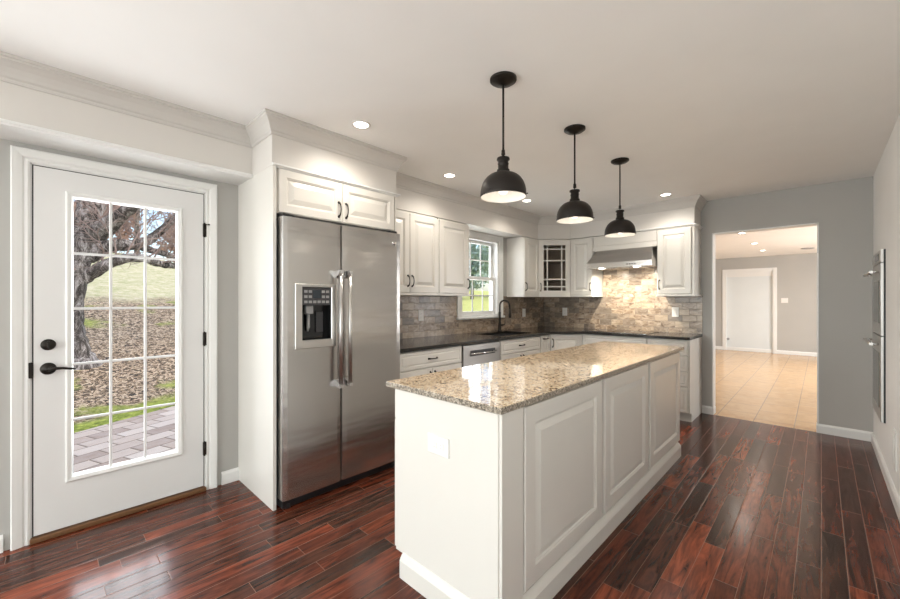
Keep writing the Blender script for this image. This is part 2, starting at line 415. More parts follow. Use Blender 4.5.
# rear wall; its wide glazing is unseen, added to carry the rear lamp
RX0, RX1, RZ0, RZ1 = -2.9, 0.0, .15, 2.3
mb = MB().box(XL-.15, RX0, Y0-.15, Y0, 0, H).box(RX1, XR+.15, Y0-.15, Y0, 0, H).box(RX0, RX1, Y0-.15, Y0, 0, RZ0).box(RX0, RX1, Y0-.15, Y0, RZ1, H)
struct(mb.done('wall_rear', 'wall_paint'))
w2 = bpy.data.objects.new('added_window_rear', None); C.objects.link(w2); w2.location = (0, Y0, 0); struct(w2)
mb = MB()
for i in range(4):
    xx = RX0+(RX1-RX0)*i/3; mb.box(xx-.03, xx+.03, Y0-.12, Y0-.06, RZ0, RZ1)
mb.box(RX0, RX1, Y0-.12, Y0-.06, RZ0, RZ0+.05).box(RX0, RX1, Y0-.12, Y0-.06, RZ1-.05, RZ1)
mb.done('window_frame', 'trim_paint', w2)
MB().box(RX0, RX1, Y0-.093, Y0-.088, RZ0, RZ1).done('pane', 'window_glass', w2)

w3 = bpy.data.objects.new('added_window_side', None); C.objects.link(w3); w3.location = (XL, -2.4, 0); struct(w3)  # unseen window, added to go with the side lamp
mb = MB()
for i in range(4):
    yy_ = -3.45+2.1*i/3; mb.box(XL-.12, XL-.06, yy_-.03, yy_+.03, .6, 2.17)
mb.box(XL-.12, XL-.06, -3.45, -1.35, .6, .65).box(XL-.12, XL-.06, -3.45, -1.35, 2.12, 2.17)
mb.done('window_frame', 'trim_paint', w3)
MB().box(XL-.093, XL-.088, -3.45, -1.35, .6, 2.17).done('pane', 'window_glass', w3)

# soffit over door, fridge and cabinets, down to 2.18
SZ = 2.18
path = [(-2.84, Y0), (-2.84, .996), (-2.505, .996), (-2.505, 1.985), (-2.85, 1.985), (-2.85, 4.755), (-2.515, 5.055), (-1.03, 5.055), (-1.03, YB)]
mb = MB().prism(path+[(XL, YB), (XL, Y0)], SZ, H)
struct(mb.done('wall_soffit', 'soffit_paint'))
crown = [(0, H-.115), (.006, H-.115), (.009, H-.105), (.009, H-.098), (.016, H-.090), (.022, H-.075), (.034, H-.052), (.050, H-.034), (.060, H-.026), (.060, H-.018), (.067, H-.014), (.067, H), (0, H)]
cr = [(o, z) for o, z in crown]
struct(MB().sweep(path, cr).done('trim_2', 'crown_shaded_paint'))
cap = [(0, SZ-.012), (.008, SZ-.012), (.014, SZ-.004), (.026, SZ), (.026, SZ+.010), (.010, SZ+.014), (0, SZ+.014)]
struct(MB().sweep(path[:2], [(o*.5, z) for o, z in cap]).done('trim_3', 'trim_paint'))
struct(MB().box(XL, -2.84, Y0, .996, SZ-.006, SZ).done('ceiling_soffit', 'trim_paint'))
# ledge moulding with its return at both ends of the cabinet groups
struct(MB().sweep(path[2:5], [(o, z) for o, z in cap]).done('trim_4', 'trim_paint'))
struct(MB().sweep([(-1.6, 5.055), (-1.03, 5.055), (-1.03, YB)], [(o*.9, z) for o, z in cap]).done('trim_5', 'trim_paint'))

# baseboards
bp_ = [(0, 0), (.016, 0), (.016, .072), (.012, .080), (.006, .090), (0, .090)]
def baseb(name, path): struct(MB().sweep(path, bp_).done(name, 'trim_paint'))
baseb('baseboard_left', [(XL, Y0), (XL, DY0-.085)]); baseb('baseboard_left', [(XL, DY1+.09), (XL, .996)])
baseb('baseboard_back', [(-1.015, YB), (OX0, YB), (OX0, YB+.12)])
baseb('baseboard_back', [(OX1, YB+.12), (OX1, YB), (XR, YB)])
baseb('baseboard_right', [(XR, YB), (XR, Y0)])

# ------------------------------------------------------------------ hall beyond
struct(MB().box(-3.6, 3.2, YB+.12, YB+.125, 0, 0.001).done('floor_threshold', 'floor_tile'))
FX0, FX1, FZ, FY = -1.86, -.87, 2.09, 12.7
mb = MB().box(-3.6, FX0, FY, FY+.12, 0, 2.46).box(FX0, FX1, FY, FY+.12, FZ, 2.46).box(FX1, 3.2, FY, FY+.12, 0, 2.46)
struct(mb.done('wall_far', 'wall_paint'))
struct(MB().box(-3.6, -3.45, YB+.12, FY, 0, 2.46).done('wall_far_left', 'wall_paint'))
struct(MB().box(3.05, 3.2, YB+.12, FY, 0, 2.46).done('wall_far_right', 'wall_paint'))
struct(MB().box(FX0, FX1, FY+.045, FY+.12, 0, 1.955).done('wall_alcove', 'alcove_paint'))
struct(MB().box(FX0+.015, FX1-.015, FY+.02, FY+.12, 1.955, FZ-.015).done('trim_7', 'trim_paint'))
mb = MB()
mb.box(FX0-.07, FX0, FY-.018, FY, 0, FZ+.07).box(FX1, FX1+.07, FY-.018, FY, 0, FZ+.07).box(FX0, FX1, FY-.018, FY, FZ, FZ+.07)
mb.box(FX0, FX0+.015, FY-.01, FY+.13, 0, FZ).box(FX1-.015, FX1, FY-.01, FY+.13, 0, FZ).box(FX0, FX1, FY-.01, FY+.13, FZ-.015, FZ)
struct(mb.done('trim_6', 'trim_paint'))
baseb('baseboard_far', [(FX1+.07, FY), (3.05, FY)]); baseb('baseboard_far', [(-3.45, FY), (FX0-.07, FY)])
baseb('baseboard_alcove', [(FX0+.015, FY+.045), (FX1-.015, FY+.045)])

# ================================================================== DOOR 1
d1 = bpy.data.objects.new('door_1', None); C.objects.link(d1); d1.location = (-3.12, .36, 0); struct(d1)
# casing, jamb
XD = -3.118
cas = [(0, 0), (0, .014), (.010, .018), (.022, .014), (.030, .020), (.050, .024), (.066, .026), (.072, .020), (.072, 0)]
mb = MB()
inner = [(DY0+.012, 0), (DY0+.012, DZ-.012), (DY1-.012, DZ-.012), (DY1-.012, 0)]
rings = []
for i, (yy_, zz_) in enumerate(inner):
    sy = -1 if i < 2 else 1; sz = 0 if i in (0, 3) else 1
    rings.append([mb.bm.verts.new((XD+d, yy_+sy*o, zz_+sz*o)) for o, d in cas])
k_ = len(cas)
for i in range(3):
    for j in range(k_): mb.bm.faces.new((rings[i][j], rings[i][(j+1) % k_], rings[i+1][(j+1) % k_], rings[i+1][j]))
mb.bm.faces.new(rings[0]); mb.bm.faces.new(rings[-1])
mb.done('door_casing', 'trim_paint', d1)
mb = MB().box(-3.27, -3.112, DY0, DY0+.018, 0, DZ).box(-3.27, -3.112, DY1-.018, DY1, 0, DZ).box(-3.27, -3.112, DY0, DY1, DZ-.018, DZ)
mb.done('door_jamb', 'trim_paint', d1)
MB().box(-3.28, -3.085, DY0+.01, DY1-.01, .001, .028, .004).done('threshold', 'oak_threshold', d1)
# slab: stiles, rails around the lite
SY0, SY1, SZ0_, SZ1_ = DY0+.024, DY1-.024, .036, DZ-.025
GY0, GY1, GZ0, GZ1 = .115, .615, .318, 1.915
xf, xb_ = -3.105, -3.148
mb = MB()
mb.box(xb_, xf, SY0, GY0, SZ0_, SZ1_).box(xb_, xf, GY1, SY1, SZ0_, SZ1_).box(xb_, xf, GY0, GY1, SZ0_, GZ0).box(xb_, xf, GY0, GY1, GZ1, SZ1_)
slab_o = mb.done('door_slab', 'door_paint', d1)
MB().box(-3.128, -3.114, DY0+.0181, SY0-.0003, .03, DZ-.0181).box(-3.128, -3.114, SY1+.0003, DY1-.0181, .03, DZ-.0181).box(-3.128, -3.114, SY0-.0003, SY1+.0003, SZ1_+.0003, DZ-.0181).done('weatherstrip', 'black_plastic', d1)
# moulded lite frame
mb = MB()
Mf = frameM((xf, 0, 0), (0, 1, 0))
mb.loops(Mf, [(GY0-.03, GY1+.03, GZ0-.03, GZ1+.03, 0), (GY0-.03, GY1+.03, GZ0-.03, GZ1+.03, .008), (GY0-.022, GY1+.022, GZ0-.022, GZ1+.022, .013), (GY0-.004, GY1+.004, GZ0-.004, GZ1+.004, .009), (GY0+.004, GY1-.004, GZ0+.004, GZ1-.004, -.012)], cap=False)
mb.done('lite_frame', 'trim_paint', d1)
MB().box(-3.128, -3.124, GY0, GY1, GZ0, GZ1).done('pane', 'window_glass', d1)
mb = MB()
for i in (1, 2):
    yy_ = GY0+(GY1-GY0)*i/3; mb.box(-3.124, -3.112, yy_-.007, yy_+.007, GZ0, GZ1, .003)
for i in range(1, 5):
    zz_ = GZ0+(GZ1-GZ0)*i/5; mb.box(-3.1238, -3.1118, GY0, GY1, zz_-.007, zz_+.007, .003)
mb.done('muntins', 'door_paint', d1)
# deadbolt, lever
ML = frameM((xf, 0, 0), (0, 1, 0))
def disc(mb, M, u, v, d, prof, seg=24): mb.lathe(prof, (0, 0, 0), seg, M @ Matrix.Translation((u, v, d))); return mb
mb = disc(MB(), ML, .018, 1.078, 0, [(0, 0), (.031, 0), (.031, .006), (.024, .014), (0, .016)]); mb.box(xf+.012, xf+.030, .013, .023, 1.058, 1.098, .002)
mb.done('deadbolt', 'bronze', d1)
mb = disc(MB(), ML, .018, .945, 0, [(0, 0), (.033, 0), (.033, .005), (.026, .012), (.013, .016), (.011, .045), (0, .048)])
mb.tube([(xf+.044, .018, .945), (xf+.05, .045, .948), (xf+.048, .075, .946), (xf+.044, .105, .939), (xf+.042, .125, .937)], [.010, .0085, .007, .0065, .005], 10)
mb.done('lever_handle', 'bronze', d1)
for zz_ in (1.813, 1.057, .294):
    mb = MB().box(xf-.004, xf+.004, SY1-.004, SY1+.018, zz_-.045, zz_+.045, .001).tube([(xf+.006, SY1+.004, zz_-.05), (xf+.006, SY1+.004, zz_+.05)], .006, 10)
    mb.done('hinge', 'bronze', d1)
mb = MB().tube([(xf+.012, SY1+.004, 1.85), (xf+.030, SY1+.022, 1.85)], .0025, 6).lathe([(0, -.004), (.006, -.004), (.006, .004), (0, .004)], (xf+.033, SY1+.025, 1.85), 10)
mb.done('hinge_stop', 'bronze', d1)
MB().box(xf-.02, xf+.006, SY0-.019, SY0-.0005, .90, .985, .002).done('strike_plate', 'bronze', d1)

# ================================================================== WINDOW 1
w1 = bpy.data.objects.new('window_1', None); C.objects.link(w1); w1.location = (XL, 3.83, WZ0); struct(w1)
mb = MB()
cw = .085
for (a0, a1, b0, b1) in ((WY0-cw, WY0, WZ0, WZ1+.07), (WY1, WY1+cw, WZ0, WZ1+.07), (WY0, WY1, WZ1, WZ1+.07)):
    mb.box(XL-.001, XL+.014, a0, a1, b0, b1, .003)
    mb.box(XL+.012, XL+.022, a0+(.0 if a1 <= WY0 else cw-.02 if a0 >= WY1 else 0), a0+.02 if a1 <= WY0 else a1, b1-.02 if a0 == WY0 else b0, b1, .003)
mb.done('window_casing', 'trim_paint', w1)
MB().box(XL-.14, XL, WY0, WY0+.02, WZ0, WZ1).box(XL-.14, XL, WY1-.02, WY1, WZ0, WZ1).box(XL-.14, XL, WY0, WY1, WZ1-.02, WZ1).box(XL-.14, XL-.0, WY0, WY1, WZ0, WZ0+.02).done('window_jamb', 'trim_paint', w1)
MB().box(XL-.02, XL+.045, WY0-cw-.015, WY1+cw+.01, WZ0-.028, WZ0, .006).done('window_sill', 'trim_paint', w1)
def sash(x, z0, z1):
    s_ = MB(); a0, a1 = WY0+.02, WY1-.02; fr_ = .045
    s_.box(x-.03, x, a0, a0+fr_, z0, z1, .002).box(x-.03, x, a1-fr_, a1, z0, z1, .002).box(x-.03, x, a0+fr_, a1-fr_, z0, z0+fr_, .002).box(x-.03, x, a0+fr_, a1-fr_, z1-.035, z1, .002)
    o = s_.done('sash', 'trim_paint', w1)
    MB().box(x-.018, x-.014, a0+fr_, a1-fr_, z0+fr_, z1-.035).done('pane', 'window_glass', o)
    mu = MB()
    for i in (1, 2):
        yy_ = a0+fr_+(a1-a0-2*fr_)*i/3; mu.box(x-.014, x-.004, yy_-.007, yy_+.007, z0+fr_, z1-.035)
    zz_ = (z0+fr_+z1-.035)/2; mu.box(x-.0139, x-.0039, a0+fr_, a1-fr_, zz_-.007, zz_+.007)
    mu.done('muntins', 'trim_paint', o)
sash(XL-.045, WZ0+.02, 1.625); sash(XL-.080, 1.59, WZ1-.02)

# ================================================================== FRIDGE ENCLOSURE
t = thing('fridge_side_panel', (-2.8, 1.006, 0), 'tall white panel standing between the garden door and the fridge', 'cabinet panel')
MB().box(XL, -2.489, .996, 1.016, 0, SZ-.001).done('panel', 'cabinet_paint', t)
t = thing('fridge_side_panel', (-2.8, 1.975, 0), 'tall white panel between the fridge and the counter run', 'cabinet panel')
MB().box(XL, -2.50, 1.968, 1.985, 0, SZ-.001, .001).done('panel', 'cabinet_paint', t)
t = thing('wall_cabinet', (-2.8, 1.49, 1.88), 'wide low white cabinet above the refrigerator with two doors', 'cabinet')
MB().box(XL+.002, -2.512, 1.0165, 1.9675, 1.885, SZ-.001).done('body', 'cabinet_paint', t)
Mx = lambda x, y, z: frameM((x, y, z), (0, 1, 0))        # faces +x
My = lambda x, y, z: frameM((x, y, z), (1, 0, 0))        # faces -y
ZD0, ZD1 = 1.888, 2.166
# n = u x v : (0,1,0)x(0,0,1) = (1,0,0) ; (1,0,0)x(0,0,1) = (0,-1,0)
door_on(t, Mx(-2.512, 1.034, ZD0), .452, ZD1-ZD0, ('v', .452-.028, .085), t=.02, fr=.05)
door_on(t, Mx(-2.512, 1.489, ZD0), .470, ZD1-ZD0, ('v', .028, .085), t=.02, fr=.05)

# ================================================================== REFRIGERATOR
t = thing('refrigerator', (-2.75, 1.49, 0), 'stainless side-by-side refrigerator with two long bar handles', 'refrigerator')
FY0, FY1, FG = 1.028, 1.962, 1.437
MB().box(-3.08, -2.50, FY0, FY1, .03, 1.85, .004).done('body', 'dark_grey', t)
MB().box(-3.0, -2.455, FY0+.01, FY1-.01, .006, .062, .003).done('toe_grille', 'black_plastic', t)
for yy_ in (FY0+.05, FY1-.05):
    MB().tube([(-2.47, yy_, 0), (-2.47, yy_, .03)], .02, 12).done('foot', 'black_plastic', t)
    MB().box(-2.50, -2.435, yy_-.045, yy_+.03, 1.848, 1.872, .004).done('hinge_cover', 'black_plastic', t)
def fdoor(y0, y1, name, hole=None):
    m_ = MB(); z0, z1 = .068, 1.852
    # gently bowed front with rounded long edges
    prof = []; N = 14
    for i in range(N+1):
        a = i/N; yy_ = y0+(y1-y0)*a; e_ = min(a, 1-a)*(y1-y0)
        r_ = .012; rr = r_-math.sqrt(max(0, r_*r_-(r_-min(e_, r_))**2)); prof.append((-2.420-rr+.004*math.sin(math.pi*a), yy_))
    prof[0] = (-2.432, y0); prof[-1] = (-2.432, y1)
    prof.insert(1, (-2.4235, y0+.0035)); prof.insert(-1, (-2.4235, y1-.0035))
    poly = [(-2.497, y0)]+prof+[(-2.497, y1)]
    if hole:
        h0, h1, hz0, hz1 = hole
        # split the door round the opening
        def clip(lo, hi):
            pp = [(x_, y_) for x_, y_ in prof if lo < y_ < hi]
            return [(-2.497, lo), (-2.418 if lo > y0 else -2.432, lo)]+pp+[(-2.418 if hi < y1 else -2.432, hi), (-2.497, hi)]
        m_.prism(poly, z0, hz0); m_.prism(poly, hz1, z1)
        m_.prism(clip(y0, h0), hz0, hz1); m_.prism(clip(h1, y1), hz0, hz1)
    else: m_.prism(poly, z0, z1)
    return m_.done(name, 'stainless', t)
fdL = fdoor(FY0, FG-.004, 'freezer_door', (1.135, 1.362, 1.052, 1.418)); fdR = fdoor(FG+.004, FY1, 'fridge_door')
def bar(y, parent):
    m_ = MB(); x = -2.362
    m_.tube([(x, y, .74), (x, y, 1.52)], .0135, 16)
    o = m_.done('handle', 'stainless_light', parent)
    m_ = MB()
    for z_, sg in ((.735, 1), (1.525, -1)):
        m_ = MB(); m_.prism([(-2.418, z_-.002-.022*0), (-2.418, z_+sg*.048), (-2.372, z_+sg*.024), (-2.347, z_+sg*.018), (-2.347, z_-sg*.004), (-2.362, z_-sg*.010)], y-.0125, y+.0125, 'y')
        m_.done('handle_bracket', 'chrome', o)
bar(1.398, fdL); bar(1.470, fdR)
# dispenser: bezel, recess, control strip, buttons, spout
m_ = MB(); Md = Mx(-2.416, 0, 0)
def ringbox(mb, M, o, i, d0, d1):
    (a0, a1, b0, b1), (c0, c1, e0, e1) = o, i
    mb.loops(M, [(c0, c1, e0, e1, d0), (a0, a1, b0, b1, d0), (a0, a1, b0, b1, d1-.003), (a0+.003, a1-.003, b0+.003, b1-.003, d1), (c0-.003, c1+.003, e0-.003, e1+.003, d1), (c0, c1, e0, e1, d1-.004), (c0, c1, e0, e1, d0)], cap=False)
ringbox(m_, Md, (1.100, 1.388, 1.012, 1.432), (1.148, 1.352, 1.066, 1.410), 0, .012)
bez = m_.done('dispenser_bezel', 'stainless_light', fdL)
m_ = MB().box(-2.480, -2.474, 1.136, 1.361, 1.053, 1.417).box(-2.478, -2.418, 1.136, 1.142, 1.053, 1.417).box(-2.478, -2.418, 1.355, 1.361, 1.053, 1.417).box(-2.478, -2.412, 1.137, 1.360, 1.053, 1.064)
m_.done('dispenser_recess', 'black_glass', fdL)
m_ = MB().box(-2.474, -2.408, 1.150, 1.350, 1.292, 1.409, .003); cp = m_.done('control_panel', 'dark_grey', fdL)
m_ = MB()
for r_ in range(3):
    for c_ in range(6):
        if c_ in (2, 3) and r_ < 2: continue
        yy_ = 1.160+c_*.0305; zz_ = 1.385-r_*.034; m_.box(-2.409, -2.4055, yy_, yy_+.022, zz_-.011, zz_+.006, .001)
m_.done('buttons', 'grey_plastic', cp)
MB().box(-2.409, -2.4055, 1.221, 1.279, 1.340, 1.392, .001).done('display', 'display', cp)
MB().box(-2.47, -2.43, 1.185, 1.235, 1.235, 1.292, .004).tube([(-2.45, 1.21, 1.24), (-2.455, 1.21, 1.15), (-2.462, 1.21, 1.12)], [.010, .012, .006], 10).done('spout', 'grey_plastic', cp)
MB().box(-2.470, -2.462, 1.27, 1.32, 1.11, 1.25, .002).done('paddle', 'dark_grey', cp)
# round badge
m_ = disc(MB(), Mx(-2.417, 0, 0), 1.898, 1.765, 0, [(0, 0), (.017, 0), (.017, .003), (.0135, .004), (.0135, .0025), (0, .0025)])
bd = m_.done('badge', 'chrome', fdR)
Mb = Mx(-2.4145, 1.898, 1.765)
pts = [Mb @ Vector((math.cos(a_*.5)*(.0105-.0005*a_), math.sin(a_*.5)*(.0105-.0005*a_), .001)) for a_ in range(0, 16)]
MB().tube(pts, .0011, 6).tube([Mb @ Vector((-.006, .002, .001)), Mb @ Vector((.0, -.002, .001)), Mb @ Vector((.006, .003, .001))], .001, 6).done('monogram', 'dark_grey', bd)

# ================================================================== LEFT UPPER CABINETS
UZ0, UZ1 = 1.385, SZ-.007
def rail(mb, x0, x1, y0, y1): mb.box(x0, x1, y0, y1, UZ0-.010, UZ0+.012, .002)
XU = -2.85
t = thing('wall_cabinet', (-2.98, 2.39, UZ0), 'white two-door wall cabinet just beside the refrigerator', 'cabinet')
m_ = MB().box(XL+.002, XU, 1.9855, 2.788, UZ0, UZ1); rail(m_, XL+.01, XU+.024, 1.9855, 2.802); m_.done('body', 'cabinet_paint', t)
door_on(t, Mx(XU, 2.003, UZ0+.016), .405, UZ1-UZ0-.034, ('v', .405-.024, .11))
door_on(t, Mx(XU, 2.412, UZ0+.016), .386, UZ1-UZ0-.034, ('v', .024, .11))
t = thing('wall_cabinet', (-2.98, 3.02, UZ0), 'white single-door wall cabinet on the near side of the kitchen window', 'cabinet')
m_ = MB().box(XL+.024, XU, 2.803, 3.275, UZ0, UZ1); rail(m_, XL+.026, XU+.024, 2.803, 3.277); m_.done('body', 'cabinet_paint', t)
door_on(t, Mx(XU, 2.806, UZ0+.016), .465, UZ1-UZ0-.034, ('v', .465-.02, .11))
YC = 4.385
t = thing('wall_cabinet', (-2.98, 4.57, UZ0), 'narrow white wall cabinet on the far side of the kitchen window', 'cabinet')
m_ = MB().box(XL+.002, XU, YC, 4.754, UZ0, UZ1); rail(m_, XL+.01, XU+.024, YC-.004, 4.75); m_.done('body', 'cabinet_paint', t)
door_on(t, Mx(XU, YC+.004, UZ0+.016), .366, UZ1-UZ0-.034, ('v', .024, .11))
# diagonal corner cabinet with glass door
t = thing('corner_wall_cabinet', (-2.95, 5.2, UZ0), 'white diagonal corner wall cabinet with mullioned glass door', 'cabinet')
A_, B_ = Vector((XU, 4.755, 0)), Vector((-2.515, 5.055, 0))
ux = (B_-A_).normalized(); nn = Vector((ux.y, -ux.x, 0))
foot = [(XU, 4.7545), (-2.5155, 5.0545), (-2.5155, YB-.002), (XL+.002, YB-.002), (XL+.002, 4.7545)]
m_ = MB().prism(foot, UZ1-.02, UZ1).prism(foot, UZ0, UZ0+.02)
m_.box(XL+.002, XL+.012, 4.76, YB-.002, UZ0+.02, UZ1-.02).box(XL+.012, -2.5155, YB-.012, YB-.002, UZ0+.02, UZ1-.02)
m_.box(XL+.012, XU, 4.7545, 4.764, UZ0+.02, UZ1-.02).box(-2.525, -2.5155, 5.0545, YB-.012, UZ0+.02, UZ1-.02)
m_.done('body', 'cabinet_paint', t)
ww = (B_-A_).length
Mg = frameM((A_.x, A_.y, UZ0+.016), ux)
fi = [(a_, b_) for a_, b_ in ((XU-.02, 4.78), (-2.54, 5.07), (-2.54, YB-.015), (XL+.015, YB-.015), (XL+.015, 4.78))]
for i, zz_ in enumerate((1.62, 1.88)): MB().prism(fi, zz_, zz_+.018).done('shelf', 'cabinet_inside', t)
MB().box(XL+.0125, XL+.016, 4.78, YB-.02, UZ0+.022, UZ1-.022).box(XL+.02, -2.54, YB-.016, YB-.0125, UZ0+.022, UZ1-.022).done('lining', 'cabinet_inside', t)
h_ = UZ1-UZ0-.034; m_ = MB()
def obox(mb, M, u0, u1, v0, v1, d0, d1):
    mb.loops(M, [(u0, u1, v0, v1, d0), (u0, u1, v0, v1, d1-.002), (u0+.002, u1-.002, v0+.002, v1-.002, d1)]); return mb
e0 = .012; e1 = ww-.012; fr_ = .062
for a in ((e0, e0+fr_, 0, h_), (e1-fr_, e1, 0, h_), (e0+fr_, e1-fr_, 0, fr_), (e0+fr_, e1-fr_, h_-fr_, h_)): obox(m_, Mg, *a, 0, .02)
g0, g1, k0, k1 = e0+fr_, e1-fr_, fr_, h_-fr_
dr = m_.done('door', 'cabinet_paint', t)
m_ = MB()
for uu in (g0+.052, g1-.052): obox(m_, Mg, uu-.008, uu+.008, k0, k1, .006, .018)
for vv_ in (k0+.055, k0+.155, k1-.215, k1-.055): obox(m_, Mg, g0, g1, vv_-.008, vv_+.008, .0061, .0181)
m_.done('mullions', 'cabinet_paint', dr)
obox(MB(), Mg, g0, g1, k0, k1, .002, .0055).done('pane', 'window_glass', dr)
pull(Mg, e0+.022, .11, .02, .10, dr)
m_ = MB(); obox(m_, frameM((A_.x, A_.y, UZ0-.010), ux), 0, ww, 0, .022, 0, .022); m_.done('light_rail', 'cabinet_paint', t)
# back wall uppers
YU = 5.055
t = thing('wall_cabinet', (-2.35, 5.2, UZ0), 'white wall cabinet between the glass corner cabinet and the range hood', 'cabinet')
m_ = MB().box(-2.515, -2.195, YU, YB-.002, UZ0, UZ1); m_.box(-2.515, -2.190, YU-.022, YB-.014, UZ0-.010, UZ0+.012, .002); m_.done('body', 'cabinet_paint', t)
door_on(t, My(-2.508, YU, UZ0+.016), .305, UZ1-UZ0-.034, ('v', .305-.022, .11))
t = thing('bridge_cabinet', (-1.8, 5.2, 1.97), 'flat white bridge cabinet directly above the range hood', 'cabinet')
m_ = MB().box(-2.192, -1.414, YU+.01, YB-.002, 1.975, UZ1); m_.box(-2.192, -1.414, YU-.004, YU+.012, 1.975, 2.035, .002); m_.done('body', 'cabinet_paint', t)
obox(MB(), My(-2.188, YU+.01, 2.042), 0, .770, 0, .125, 0, .012).done('front_panel', 'cabinet_paint', t)
t = thing('wall_cabinet', (-1.23, 5.2, UZ0), 'white wall cabinet between the range hood and the hall opening', 'cabinet')
m_ = MB().box(-1.412, -1.03, YU, YB-.002, UZ0, UZ1); m_.box(-1.414, -1.012, YU-.026, YB-.002, UZ0-.012, UZ0+.010, .003); m_.done('body', 'cabinet_paint', t)
door_on(t, My(-1.408, YU, UZ0+.018), .350, UZ1-UZ0-.036, ('v', .022, .11))

# range hood
t = thing('range_hood', (-1.81, 5.1, 1.72), 'stainless steel slanted range hood over the cooktop', 'range hood')
m_ = MB(); hx0, hx1 = -2.188, -1.418
low = [(hx0-.012, 4.862), (hx1+.002, 4.862), (hx1+.002, YB-.004), (hx0-.0, YB-.004)]
top = [(hx0+.055, 5.02), (hx1-.035, 5.02), (hx1-.035, YB-.004), (hx0+.0, YB-.004)]
vs = [[m_.bm.verts.new((x_, y_, z_)) for x_, y_ in q] for q, z_ in ((low, 1.735), (low, 1.80), (top, 1.972))]
for a in range(2):
    for i in range(4): m_.bm.faces.new((vs[a][i], vs[a][(i+1) % 4], vs[a+1][(i+1) % 4], vs[a+1][i]))
m_.bm.faces.new(vs[0]); m_.bm.faces.new(vs[2])
m_.done('canopy', 'stainless', t)
m_ = MB()
for i in range(2): m_.box(-2.10+i*.31, -1.83+i*.31, 4.93, 5.30, 1.726, 1.734, .002)
m_.done('filter', 'stainless', t)
for xx in (-2.02, -1.60):
    o = MB().lathe([(0, 0), (.028, 0), (.032, .006), (0, .006)], (xx, 4.892, 1.729), 16).done('hood_lamp', 'lamp_on', t)
    light('hood_light', 'SPOT', (xx+.0, 4.99, 1.715), 21, (1, .90, .74), (R(24), 0, 0), spot_size=R(140), spot_blend=.9, shadow_soft_size=.02)
m_ = MB()
for i in range(4): m_.box(-1.70+i*.03, -1.685+i*.03, 4.8595, 4.8625, 1.76, 1.772)
m_.done('buttons', 'black_plastic', t)

# ================================================================== BASE CABINETS
BT = .898; XF = -2.51; TK = .10
def base_body(t, x0, x1, y0, y1, face):
    m_ = MB().box(x0, x1, y0, y1, TK, BT)
    if face == 'x': m_.box(x0, x1-.07, y0, y1, 0, TK)
    else: m_.box(x0, x1, y0+.07, y1, 0, TK)
    return m_.done('body', 'cabinet_paint', t)
t = thing('base_cabinet', (-2.8, 2.38, 0), 'white base cabinet with a drawer between refrigerator and dishwasher', 'cabinet')
base_body(t, XL+.002, XF, 1.9865, 2.778, 'x')
door_on(t, Mx(XF, 1.995, .735), .775, .155, ('h', .39, .078), 'drawer', slab)
for i in range(2): door_on(t, Mx(XF, 1.995+i*.389, .115), .386, .612, ('v', .36 if i == 0 else .026, .53))
t = thing('dishwasher', (-2.8, 3.085, 0), 'stainless dishwasher under the dark counter', 'dishwasher')
MB().box(XL+.05, XF-.002, 2.782, 3.390, .02, .892).done('body', 'dark_grey', t)
dw = MB().box(XF, XF+.026, 2.786, 3.386, .11, .888, .004).done('door', 'stainless_dark', t)
MB().box(XF-.001, XF+.01, 2.79, 3.382, .02, .10).done('kick_plate', 'black_plastic', t)
m_ = MB(); m_.loops(Mx(XF+.0262, 2.885, .775), [(0, .40, 0, .055, 0), (.0, .40, 0, .055, .002), (.006, .394, .004, .051, .002), (.012, .388, .010, .046, .0005)]); m_.done('recess', 'dark_grey', dw)
MB().tube([(XF+.040, 2.88, .80), (XF+.045, 3.085, .797), (XF+.040, 3.29, .80)], .009, 10).tube([(XF+.02, 2.89, .80), (XF+.042, 2.89, .80)], .007, 8).tube([(XF+.02, 3.28, .80), (XF+.042, 3.28, .80)], .007, 8).done('handle', 'chrome', dw)
t = thing('base_cabinet', (-2.8, 3.8, 0), 'white sink base cabinet under the window with one wide false drawer', 'cabinet')
m_ = MB().box(XL+.002, XF, 3.394, 4.218, TK, .66).box(XL+.002, XF-.07, 3.394, 4.218, 0, TK).box(XF-.05, XF, 3.394, 4.218, .68, BT).box(XL+.002, XF-.05, 3.394, 3.412, .68, BT).box(XL+.002, XF-.05, 4.2, 4.218, .68, BT)
m_.done('body', 'cabinet_paint', t)
door_on(t, Mx(XF, 3.402, .735), .808, .155, ('h', .40, .078), 'drawer', slab)
for i in range(2): door_on(t, Mx(XF, 3.402+i*.405, .115), .402, .612, ('v', .376 if i == 0 else .026, .53))
t = thing('base_cabinet', (-2.8, 4.33, 0), 'slim white pull-out base cabinet next to the corner cabinet', 'cabinet')
base_body(t, XL+.002, XF, 4.2185, 4.458, 'x')
door_on(t, Mx(XF, 4.236, .115), .205, .775, ('h', .10, .735), fr=.045)
t = thing('corner_base_cabinet', (-2.8, 5.05, 0), 'white diagonal corner base cabinet with one door', 'cabinet')
A2, B2 = Vector((XF, 4.46, 0)), Vector((-2.232, 4.81, 0)); u2 = (B2-A2).normalized()
m_ = MB().prism([(XF, 4.46), (-2.232, 4.81), (-2.232, YB-.002), (XL+.002, YB-.002), (XL+.002, 4.46)], TK, BT)
m_.prism([(XF-.07, 4.46), (-2.25, 4.88), (-2.25, YB-.002), (XL+.002, YB-.002), (XL+.002, 4.46)], 0, TK); m_.done('body', 'cabinet_paint', t)
wd = (B2-A2).length
door_on(t, frameM((A2.x, A2.y, .115), u2) @ Matrix.Translation((.012, 0, 0)), wd-.024, .775, ('v', .026, .67))
YF = 4.81
t = thing('base_cabinet', (-1.83, 5.1, 0), 'white base cabinet below the cooktop with a wide false drawer', 'cabinet')
base_body(t, -2.2315, -1.446, YF, YB-.002, 'y')
door_on(t, My(-2.222, YF, .735), .768, .155, None, 'drawer', slab)
